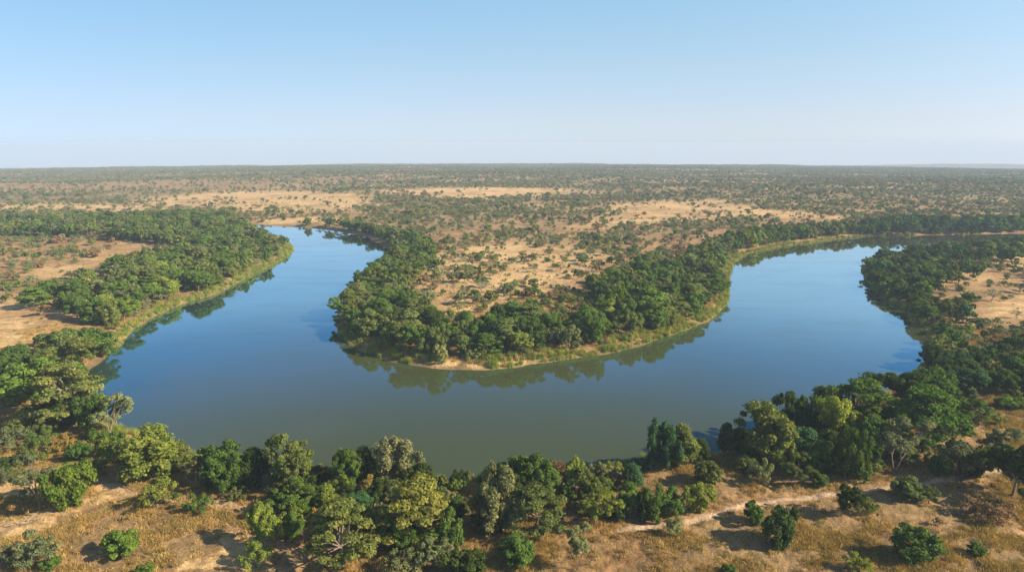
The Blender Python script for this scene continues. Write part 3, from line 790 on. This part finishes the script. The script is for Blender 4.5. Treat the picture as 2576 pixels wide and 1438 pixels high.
for bx_, by_, ln, rz, lab in ((58, 1322, 60, .4, 'pale fallen branch lying on the sandy strip at lower left'), (1395, 1408, 34, 2.2, 'bleached dead branch on dry grass below the central tree belt'),
                              (1962, 1284, 70, -.6, 'thin dark fallen log on the slope just below the footpath'), (1300, 893, 46, .2, 'grey driftwood log on the sandbar at the point'),
                              (700, 551, 60, .1, 'dark driftwood pile on the far sandy shore')):
    x, y = unproj(bx_, by_, 2.0); z = float(height(np.array(x), np.array(y))); sl = math.sqrt(x * x + y * y + CZ * CZ); L = ln * sl / F
    g_ = np.random.default_rng(int(bx_))
    main = np.array([[-.5, 0, .02], [-.2, .04, .035], [.1, -.02, .03], [.5, .05, .05]]) * L; r0 = L * .022
    vs, qs = tube(main, [r0 * 1.2, r0, r0 * .8, r0 * .3], 7)
    o = bpy.data.objects.new('fallen_log', None); COL.objects.link(o); o.location = (x, y, z); o.rotation_euler = (0, 0, rz)
    o['label'] = lab; o['category'] = 'fallen log'
    q_ = bpy.data.objects.new('stem', mesh_np('stem', vs, [qs], [PALEBARK if 'pale' in lab or 'bleach' in lab or 'grey' in lab else BARK], smooth_sh=True)); COL.objects.link(q_); q_.parent = o
    VV = []; QQ = []; o_ = 0
    for k in range(7):
        s0 = main[1] + (main[3] - main[1]) * g_.random(); e = s0 + np.array([g_.normal() * .18, g_.normal() * .22, .02 + .12 * g_.random()]) * L
        v, q = tube([s0, (s0 + e) / 2 + g_.normal(size=3) * L * .015, e], [r0 * .55, r0 * .35, r0 * .08], 5); VV.append(v); QQ.append(q + o_); o_ += len(v)
    q_ = bpy.data.objects.new('branches', mesh_np('branches', np.vstack(VV), [np.vstack(QQ)], [PALEBARK if 'pale' in lab or 'bleach' in lab or 'grey' in lab else BARK], smooth_sh=True)); COL.objects.link(q_); q_.parent = o

# ------------------------------------------------------------------ one object scattering many small plants (stuff)
def scatter(name, P_, S_, RZ, T_, I_, protos, label):
    me = bpy.data.meshes.new(name)
    P_ = np.asarray(P_, np.float32); me.vertices.add(len(P_)); me.vertices.foreach_set('co', P_.ravel())
    for nm, typ, v, f in (('scl', 'FLOAT_VECTOR', S_, 'vector'), ('rot', 'FLOAT_VECTOR', np.stack([np.zeros(len(RZ)), np.zeros(len(RZ)), RZ], -1), 'vector'), ('tint', 'FLOAT_VECTOR', T_, 'vector')):
        a = me.attributes.new(nm, typ, 'POINT'); a.data.foreach_set(f, np.asarray(v, np.float32).ravel())
    a = me.attributes.new('idx', 'INT', 'POINT'); a.data.foreach_set('value', np.asarray(I_, np.int32))
    o = link(name, me, 'stuff', label)
    ng = bpy.data.node_groups.new(name, 'GeometryNodeTree')
    ng.interface.new_socket('Geometry', in_out='INPUT', socket_type='NodeSocketGeometry')
    ng.interface.new_socket('Geometry', in_out='OUTPUT', socket_type='NodeSocketGeometry')
    gi = ng.nodes.new('NodeGroupInput'); go = ng.nodes.new('NodeGroupOutput'); jn = ng.nodes.new('GeometryNodeJoinGeometry')
    def na(nm, typ):
        n = ng.nodes.new('GeometryNodeInputNamedAttribute'); n.data_type = typ; n.inputs['Name'].default_value = nm
        return n.outputs['Attribute']
    scl = na('scl', 'FLOAT_VECTOR'); rot = na('rot', 'FLOAT_VECTOR'); ia = na('idx', 'INT')
    for i, pm in enumerate(protos):
        po = bpy.data.objects.new(pm.name, pm)
        oi = ng.nodes.new('GeometryNodeObjectInfo'); oi.inputs['Object'].default_value = po; oi.inputs['As Instance'].default_value = True
        cmp_ = ng.nodes.new('FunctionNodeCompare'); cmp_.data_type = 'INT'; cmp_.operation = 'EQUAL'
        ng.links.new(ia, cmp_.inputs[2]); cmp_.inputs[3].default_value = i
        ip = ng.nodes.new('GeometryNodeInstanceOnPoints')
        ng.links.new(gi.outputs[0], ip.inputs['Points']); ng.links.new(cmp_.outputs[0], ip.inputs['Selection'])
        ng.links.new(oi.outputs['Geometry'], ip.inputs['Instance'])
        er = ng.nodes.new('FunctionNodeEulerToRotation'); ng.links.new(rot, er.inputs[0]); ng.links.new(er.outputs[0], ip.inputs['Rotation'])
        ng.links.new(scl, ip.inputs['Scale'])
        ng.links.new(ip.outputs[0], jn.inputs[0])
    ng.links.new(jn.outputs[0], go.inputs[0])
    md = o.modifiers.new('scatter', 'NODES'); md.node_group = ng
    return o

keys = list(FAR.keys()); kidx = {k: i for i, k in enumerate(keys)}
def far_arrays(L):
    Pp, Ss, Rz, Tt, Ii = [], [], [], [], []
    for p in L:
        key = (p['k'], p['v'] % min(VAR[p['k']], 3)); fm, hh, ww = FAR[key]
        Pp.append((p['x'], p['y'], p['z'])); Ss.append((p['w'] / ww, p['w'] / ww, p['h'] / hh)); Rz.append(p['rz']); Tt.append(p['t']); Ii.append(kidx[key])
    return Pp, Ss, Rz, Tt, Ii
tr_rest = [p for p in rest if KIND[p['k']] != 'shrub']; sh_rest = [p for p in rest if KIND[p['k']] == 'shrub']

# far plain beyond 900 m
st = 8.0
ax = np.arange(-3700, 3700, st); ay = np.arange(400, 4300, st)
FX, FY = np.meshgrid(ax, ay); FX = FX.ravel() + rg.uniform(-4.5, 4.5, FX.size); FY = FY.ravel() + rg.uniform(-4.5, 4.5, FY.size)
FR = np.hypot(FX, FY)
k_ = (np.abs(FX) < FY * .80) & (FR < 4400) & ((FY > 960) | (np.abs(FX + 0) > 0) & (FY > 700) & ((FX < -760) | (FX > 860)) | (FY > 960))
k_ &= (sdf(FX, FY) > 6)
FX = FX[k_]; FY = FY[k_]; FR = FR[k_]
FZ = height(FX, FY, False)
fpx, fpy, fd = proj(FX, FY, FZ)
clear, half, sandy = densities(fpx + rg.normal(size=len(FX)) * 28, fpy + rg.normal(size=len(FX)) * 3.5)
nz = .6 * fbm(FX / 420, FY / 110, 4, 81) + .4 * fbm(FX / 60, FY / 60, 3, 82)
dn = (.18 + .66 * smooth(.36, .56, nz)) * (1 - .96 * clear) * (1 - .5 * half)
dn *= np.where(fpx > 1000, 1.0, .72 + .28 * smooth(480, 455, fpy))
kk = rg.random(len(FX)) < dn
FX, FY, FZ, FR, fpx, fpy = FX[kk], FY[kk], FZ[kk], FR[kk], fpx[kk], fpy[kk]
nf = len(FX)
names = [(B, 1.5), (U, 1.3), (S, 3.0), (Wi, 3.4), (Ba, .7), (O, .3)]
wts = np.array([w for _, w in names]); ch = rg.choice(len(names), nf, p=wts / wts.sum())
cn = ['ol', 'gy', 'gr', 'br', 'pa', 'dk', 'tl']; cw = np.array([4.2, 4.2, 1.0, 2.8, 2.6, .5, .3]); cc = rg.choice(len(cn), nf, p=cw / cw.sum())
hh_ = np.where(np.isin(ch, [2, 3]), 1.8 + 2.2 * rg.random(nf), 3.4 + 3.0 * rg.random(nf)); ww_ = hh_ * (1.0 + .6 * rg.random(nf))
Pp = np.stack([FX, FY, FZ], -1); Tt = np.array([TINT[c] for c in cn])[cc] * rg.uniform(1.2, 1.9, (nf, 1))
Ii = np.zeros(nf, int); Ss = np.zeros((nf, 3))
vv = rg.integers(0, 3, nf)
for a, (k, _) in enumerate(names):
    for v in range(3):
        key = (k, v % min(VAR[k], 3)); m_ = (ch == a) & (vv == v)
        Ii[m_] = kidx[key]; Ss[m_, 0] = Ss[m_, 1] = ww_[m_] / FAR[key][2]; Ss[m_, 2] = hh_[m_] / FAR[key][1]
a = far_arrays(tr_rest)
tree_f = np.isin(ch, [0, 1, 4, 5])
def cat(a, P2, S2, R2, T2, I2): return (np.vstack([a[0], P2]), np.vstack([a[1], S2]), np.concatenate([a[2], R2]), np.vstack([a[3], T2]), np.concatenate([a[4], I2]))
RZf = rg.random(nf) * 6.283
protos = [FAR[k][0] for k in keys]
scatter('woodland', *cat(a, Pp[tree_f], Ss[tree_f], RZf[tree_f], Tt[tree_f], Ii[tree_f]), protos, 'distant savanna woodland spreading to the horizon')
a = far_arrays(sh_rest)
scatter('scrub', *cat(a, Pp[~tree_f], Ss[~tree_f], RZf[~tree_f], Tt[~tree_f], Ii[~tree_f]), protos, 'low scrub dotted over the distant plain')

# ------------------------------------------------------------------ dry grass and reeds
def blades(seed, n, h, spread, w, lean):
    rg = np.random.default_rng(seed)
    b = np.stack([rg.normal(size=n) * spread, rg.normal(size=n) * spread, np.full(n, -.05)], -1)
    th = rg.random(n) * 6.283; ln = lean * rg.random(n); hh = h * (.55 + .6 * rg.random(n))
    tip = b + np.stack([np.cos(th) * ln, np.sin(th) * ln, hh], -1)
    mid = b + (tip - b) * .5 + np.stack([-np.cos(th) * ln * .12, -np.sin(th) * ln * .12, hh * .08], -1)
    ph = rg.random(n) * 6.283; s = np.stack([np.cos(ph), np.sin(ph), np.zeros(n)], -1) * w
    V = np.stack([b - s, b + s, mid + s * .8, tip, mid - s * .8], 1).reshape(-1, 3)
    return V, np.arange(5 * n).reshape(n, 5)
tufts = []
for i in range(4):
    v, q = blades(400 + i, 50, .5, .36, .03, .45); tufts.append(mesh_np('tuft', v, [q], [STRAW]))
n = 250000
th = rg.uniform(-math.radians(40), math.radians(40), n); r_ = np.sqrt(rg.uniform(98 ** 2, 330 ** 2, n))
gx_, gy_ = r_ * np.sin(th), r_ * np.cos(th)
gz = height(gx_, gy_)
gpx, gpy, _ = proj(gx_, gy_, gz)
cl, ha, sa = densities(gpx, gpy)
gn = fbm(gx_ / 5, gy_ / 5, 3, 91); gn2 = fbm(gx_ / 22, gy_ / 22, 3, 92)
pr = smooth(.38, .56, gn) * smooth(.32, .50, gn2 + .10 * (fbm(gx_ / 50, gy_ / 50, 2, 93) - .5)) * .95 + .05
pr = pr * (1 - .96 * sa) * (1 - .7 * cl) * smooth(.6, 2.2, linedist(gx_, gy_, PW)) * (sdf(gx_, gy_) > 4) * (gpy > 640) * (gpy < 1480) * np.where(gpy < 950, .35, 1) * (1 - .85 * inpoly(gpx, gpy, BARE))
m_ = (rg.random(n) < pr) & (gpx > -50) & (gpx < 2626)
gx_, gy_, gz, gn2 = gx_[m_], gy_[m_], gz[m_], gn2[m_]
ng_ = len(gx_)
gc = np.array([(.42, .29, .125), (.50, .35, .15), (.33, .22, .10), (.22, .19, .075), (.47, .37, .20)])
tt = gc[rg.choice(5, ng_, p=[.35, .25, .2, .1, .1])] * rg.uniform(.8, 1.15, (ng_, 1))
s_ = rg.uniform(.7, 1.7, ng_)
scatter('dry_grass', np.stack([gx_, gy_, gz], -1), np.stack([s_, s_, s_ * rg.uniform(.7, 1.2, ng_)], -1), rg.random(ng_) * 6.283, tt, rg.integers(0, 4, ng_), tufts, 'golden dry grass tussocks on the near bank')

reeds = []
for i in range(3):
    v, q = blades(500 + i, 60, 2.1, .45, .05, .7); reeds.append(mesh_np('reed_clump', v, [q], [STRAW]))
n = 420000
cx = rg.uniform(-420, 700, n); cy = rg.uniform(110, 720, n)
s0 = sdf(cx, cy); m_ = (s0 > .3) & (s0 < 12); cx, cy, s0 = cx[m_], cy[m_], s0[m_]
cz = height(cx, cy, False); rpx, rpy, _ = proj(cx, cy, cz)
wd = np.zeros(len(cx))
def zone(poly, w):
    global wd
    wd = np.where(inpoly(rpx, rpy, poly), w, wd)
zone(P(230,955,300,830,500,700,745,590,770,640,540,770,340,880,260,960), 7.5)
zone(P(850,820,930,850,1140,875,1150,940,1000,930,840,880), 15)
zone(P(1140,860,1840,740,1860,770,1640,900,1300,935,1150,930), 8)
zone(P(1780,600,1860,640,1850,760,1800,760), 6)
zone(P(1850,580,2330,570,2330,620,1850,660), 3)
zone(P(2300,570,2700,570,2700,600,2300,600), .3)
zone(P(200,950,330,1060,500,1120,510,1165,330,1110,200,1060), 6)
zone(P(1060,1180,1260,1180,1260,1230,1060,1230), 5)
zone(P(1500,1130,1700,1130,1700,1190,1500,1190), 3)
zone(P(2150,640,2380,800,2370,900,2300,960,2150,960), 3.0)
wn = fbm(cx / 16, cy / 16, 3, 95)
sandbar = inpoly(rpx, rpy, P(1030,914,1120,909,1142,880,1160,884,1172,914,1240,926,1240,940,1050,940))
m_ = (s0 < wd * (-.15 + 2.7 * wn)) & ~sandbar & (fbm(cx / 4, cy / 4, 2, 96) > .30)
cx, cy, cz, rpx, rpy = cx[m_], cy[m_], cz[m_], rpx[m_], rpy[m_]
nr_ = len(cx)
rc = np.array([(.24, .29, .07), (.33, .32, .11), (.15, .22, .05), (.36, .31, .13)])
tt = rc[rg.choice(4, nr_, p=[.4, .25, .25, .1])] * rg.uniform(.8, 1.2, (nr_, 1))
s_ = rg.uniform(.4, 1.05, nr_) * (.7 + .6 * fbm(cx / 7, cy / 7, 2, 97))
scatter('reeds', np.stack([cx, cy, cz], -1), np.stack([s_, s_, s_], -1), rg.random(nr_) * 6.283, tt, rg.integers(0, 3, nr_), reeds, 'yellow-green reeds fringing the water')
print('PLANTS', len(PL), 'grove', ngrove, 'things', len(things), 'rest', len(rest), 'far', nf, 'grass', ng_, 'reeds', nr_)

# ------------------------------------------------------------------ low hills on the right of the horizon
hx = np.linspace(1500, 6000, 120); prof = np.array([0, .5, .85, 1, .85, .5, 0])
Vh = []
for i, x in enumerate(hx):
    u = (x - 1500) / 4500
    t_ = 48 * smooth(0, .45, u) * (.72 + .5 * fbm(np.array(x / 700.), np.array(3.), 4, 5)) 
    for j, q_ in enumerate(prof):
        y = 5650 - .0 * x + (j - 3) * 170 - x * .25
        zb = float(height(np.array(x), np.array(y), False)) - 2
        zt = CZ - math.hypot(x, y) * math.tan(math.radians(1.83)) 
        Vh.append((x, y, zb + max(0, (zt + t_ - zb)) * q_))
ii = np.arange(120 * 7).reshape(120, 7)
hq = np.stack([ii[:-1, :-1], ii[1:, :-1], ii[1:, 1:], ii[:-1, 1:]], -1).reshape(-1, 4)
HILL, nt, out = mat('wooded_hill')
b = N(nt, 'ShaderNodeBsdfPrincipled'); b.inputs['Roughness'].default_value = 1
nt.links.new(ramp(nt, noise(nt, .02, 5, .6), [(.35, (.07, .075, .04)), (.65, (.17, .14, .08))]), b.inputs['Base Color']); nt.links.new(b.outputs[0], out.inputs[0])
link('hills', mesh_np('hills', Vh, [hq], [HILL], smooth_sh=True), 'structure', 'low blue hills on the right of the horizon')

# ------------------------------------------------------------------ haze
HZ = 7600
hv = [(x, y, z) for z in (-235, 79) for x, y in ((-HZ, -HZ), (HZ, -HZ), (HZ, HZ), (-HZ, HZ))]
hf = np.array([(0, 3, 2, 1), (4, 5, 6, 7), (0, 1, 5, 4), (1, 2, 6, 5), (2, 3, 7, 6), (3, 0, 4, 7)])
HAZE, nt, out = mat('haze')
v = nt.nodes.new('ShaderNodeVolumePrincipled'); v.inputs['Color'].default_value = (.635, .79, .985, 1); v.inputs['Density'].default_value = 1.6e-4; v.inputs['Anisotropy'].default_value = .0
nt.links.new(v.outputs[0], out.inputs['Volume'])
link('haze', mesh_np('haze', hv, [hf], [HAZE]), 'stuff', 'thin pale haze over the plain')

# ------------------------------------------------------------------ light, sky, camera
SUN_EL, SUN_AZ = math.radians(31), math.radians(103)
sun = bpy.data.lights.new('sun', 'SUN'); sun.energy = 4.8; sun.angle = math.radians(.55); sun.color = (1, .84, .62)
so = bpy.data.objects.new('sun', sun); COL.objects.link(so)
from mathutils import Vector
dv = Vector((math.sin(SUN_AZ) * math.cos(SUN_EL), math.cos(SUN_AZ) * math.cos(SUN_EL), math.sin(SUN_EL)))
so.rotation_euler = dv.to_track_quat('Z', 'Y').to_euler()
wd_ = bpy.data.worlds.new('World'); bpy.context.scene.world = wd_; wd_.use_nodes = True
nt = wd_.node_tree; bg = nt.nodes['Background']; bg.inputs[1].default_value = .096
sk = nt.nodes.new('ShaderNodeTexSky'); sk.sky_type = 'NISHITA'; sk.sun_disc = False; sk.sun_elevation = SUN_EL; sk.sun_rotation = SUN_AZ
sk.air_density = 1.0; sk.dust_density = .6; sk.ozone_density = 2.0
tc = nt.nodes.new('ShaderNodeTexCoord'); ad = nt.nodes.new('ShaderNodeVectorMath'); ad.operation = 'ADD'; ad.inputs[1].default_value = (0, 0, .045)
nm = nt.nodes.new('ShaderNodeVectorMath'); nm.operation = 'NORMALIZE'
nt.links.new(tc.outputs['Generated'], ad.inputs[0]); nt.links.new(ad.outputs[0], nm.inputs[0]); nt.links.new(nm.outputs[0], sk.inputs[0])
sp = nt.nodes.new('ShaderNodeSeparateXYZ'); nt.links.new(nm.outputs[0], sp.inputs[0])
tn = ramp(nt, sp.outputs[2], [(0, (.74, .80, 1.15)), (.017, (.72, .75, 1.06)), (.042, (.73, .715, .92)), (.055, (.785, .765, .93)), (.079, (.86, .78, .86)), (.145, (.94, .89, .86)), (.235, (.97, 1.04, .96)), (.45, (.95, 1.0, .96))])
mr = nt.nodes.new('ShaderNodeMath'); mr.operation = 'MULTIPLY_ADD'; mr.inputs[1].default_value = 1 / 1.2; mr.inputs[2].default_value = .5
nt.links.new(sp.outputs[0], mr.inputs[0])
ta = ramp(nt, mr.outputs[0], [(0, (.60, .68, .77)), (.5, (1., 1., 1.)), (1, (.87, .85, .85))])
[setattr(n_.color_ramp, 'interpolation', 'B_SPLINE') for n_ in nt.nodes if n_.type == 'VALTORGB' and len(n_.color_ramp.elements) == 3]
nt.links.new(mixc(nt, 1.0, mixc(nt, 1.0, sk.outputs[0], tn, 'MULTIPLY'), ta, 'MULTIPLY'), bg.inputs[0])

cam = bpy.data.cameras.new('camera'); cam.lens = 24; cam.sensor_width = 36; cam.clip_start = .5; cam.clip_end = 20000
co = bpy.data.objects.new('camera', cam); COL.objects.link(co); co.location = (0, 0, CZ); co.rotation_euler = (math.pi / 2 - PITCH, 0, 0)
sc = bpy.context.scene; sc.camera = co
sc.view_settings.view_transform = 'Standard'; sc.view_settings.look = 'None'; sc.view_settings.exposure = 1.15; sc.view_settings.gamma = 1
sc.cycles.max_bounces = 5; sc.cycles.diffuse_bounces = 2; sc.cycles.glossy_bounces = 2; sc.cycles.transmission_bounces = 2
sc.cycles.volume_bounces = 0; sc.cycles.use_denoising = True
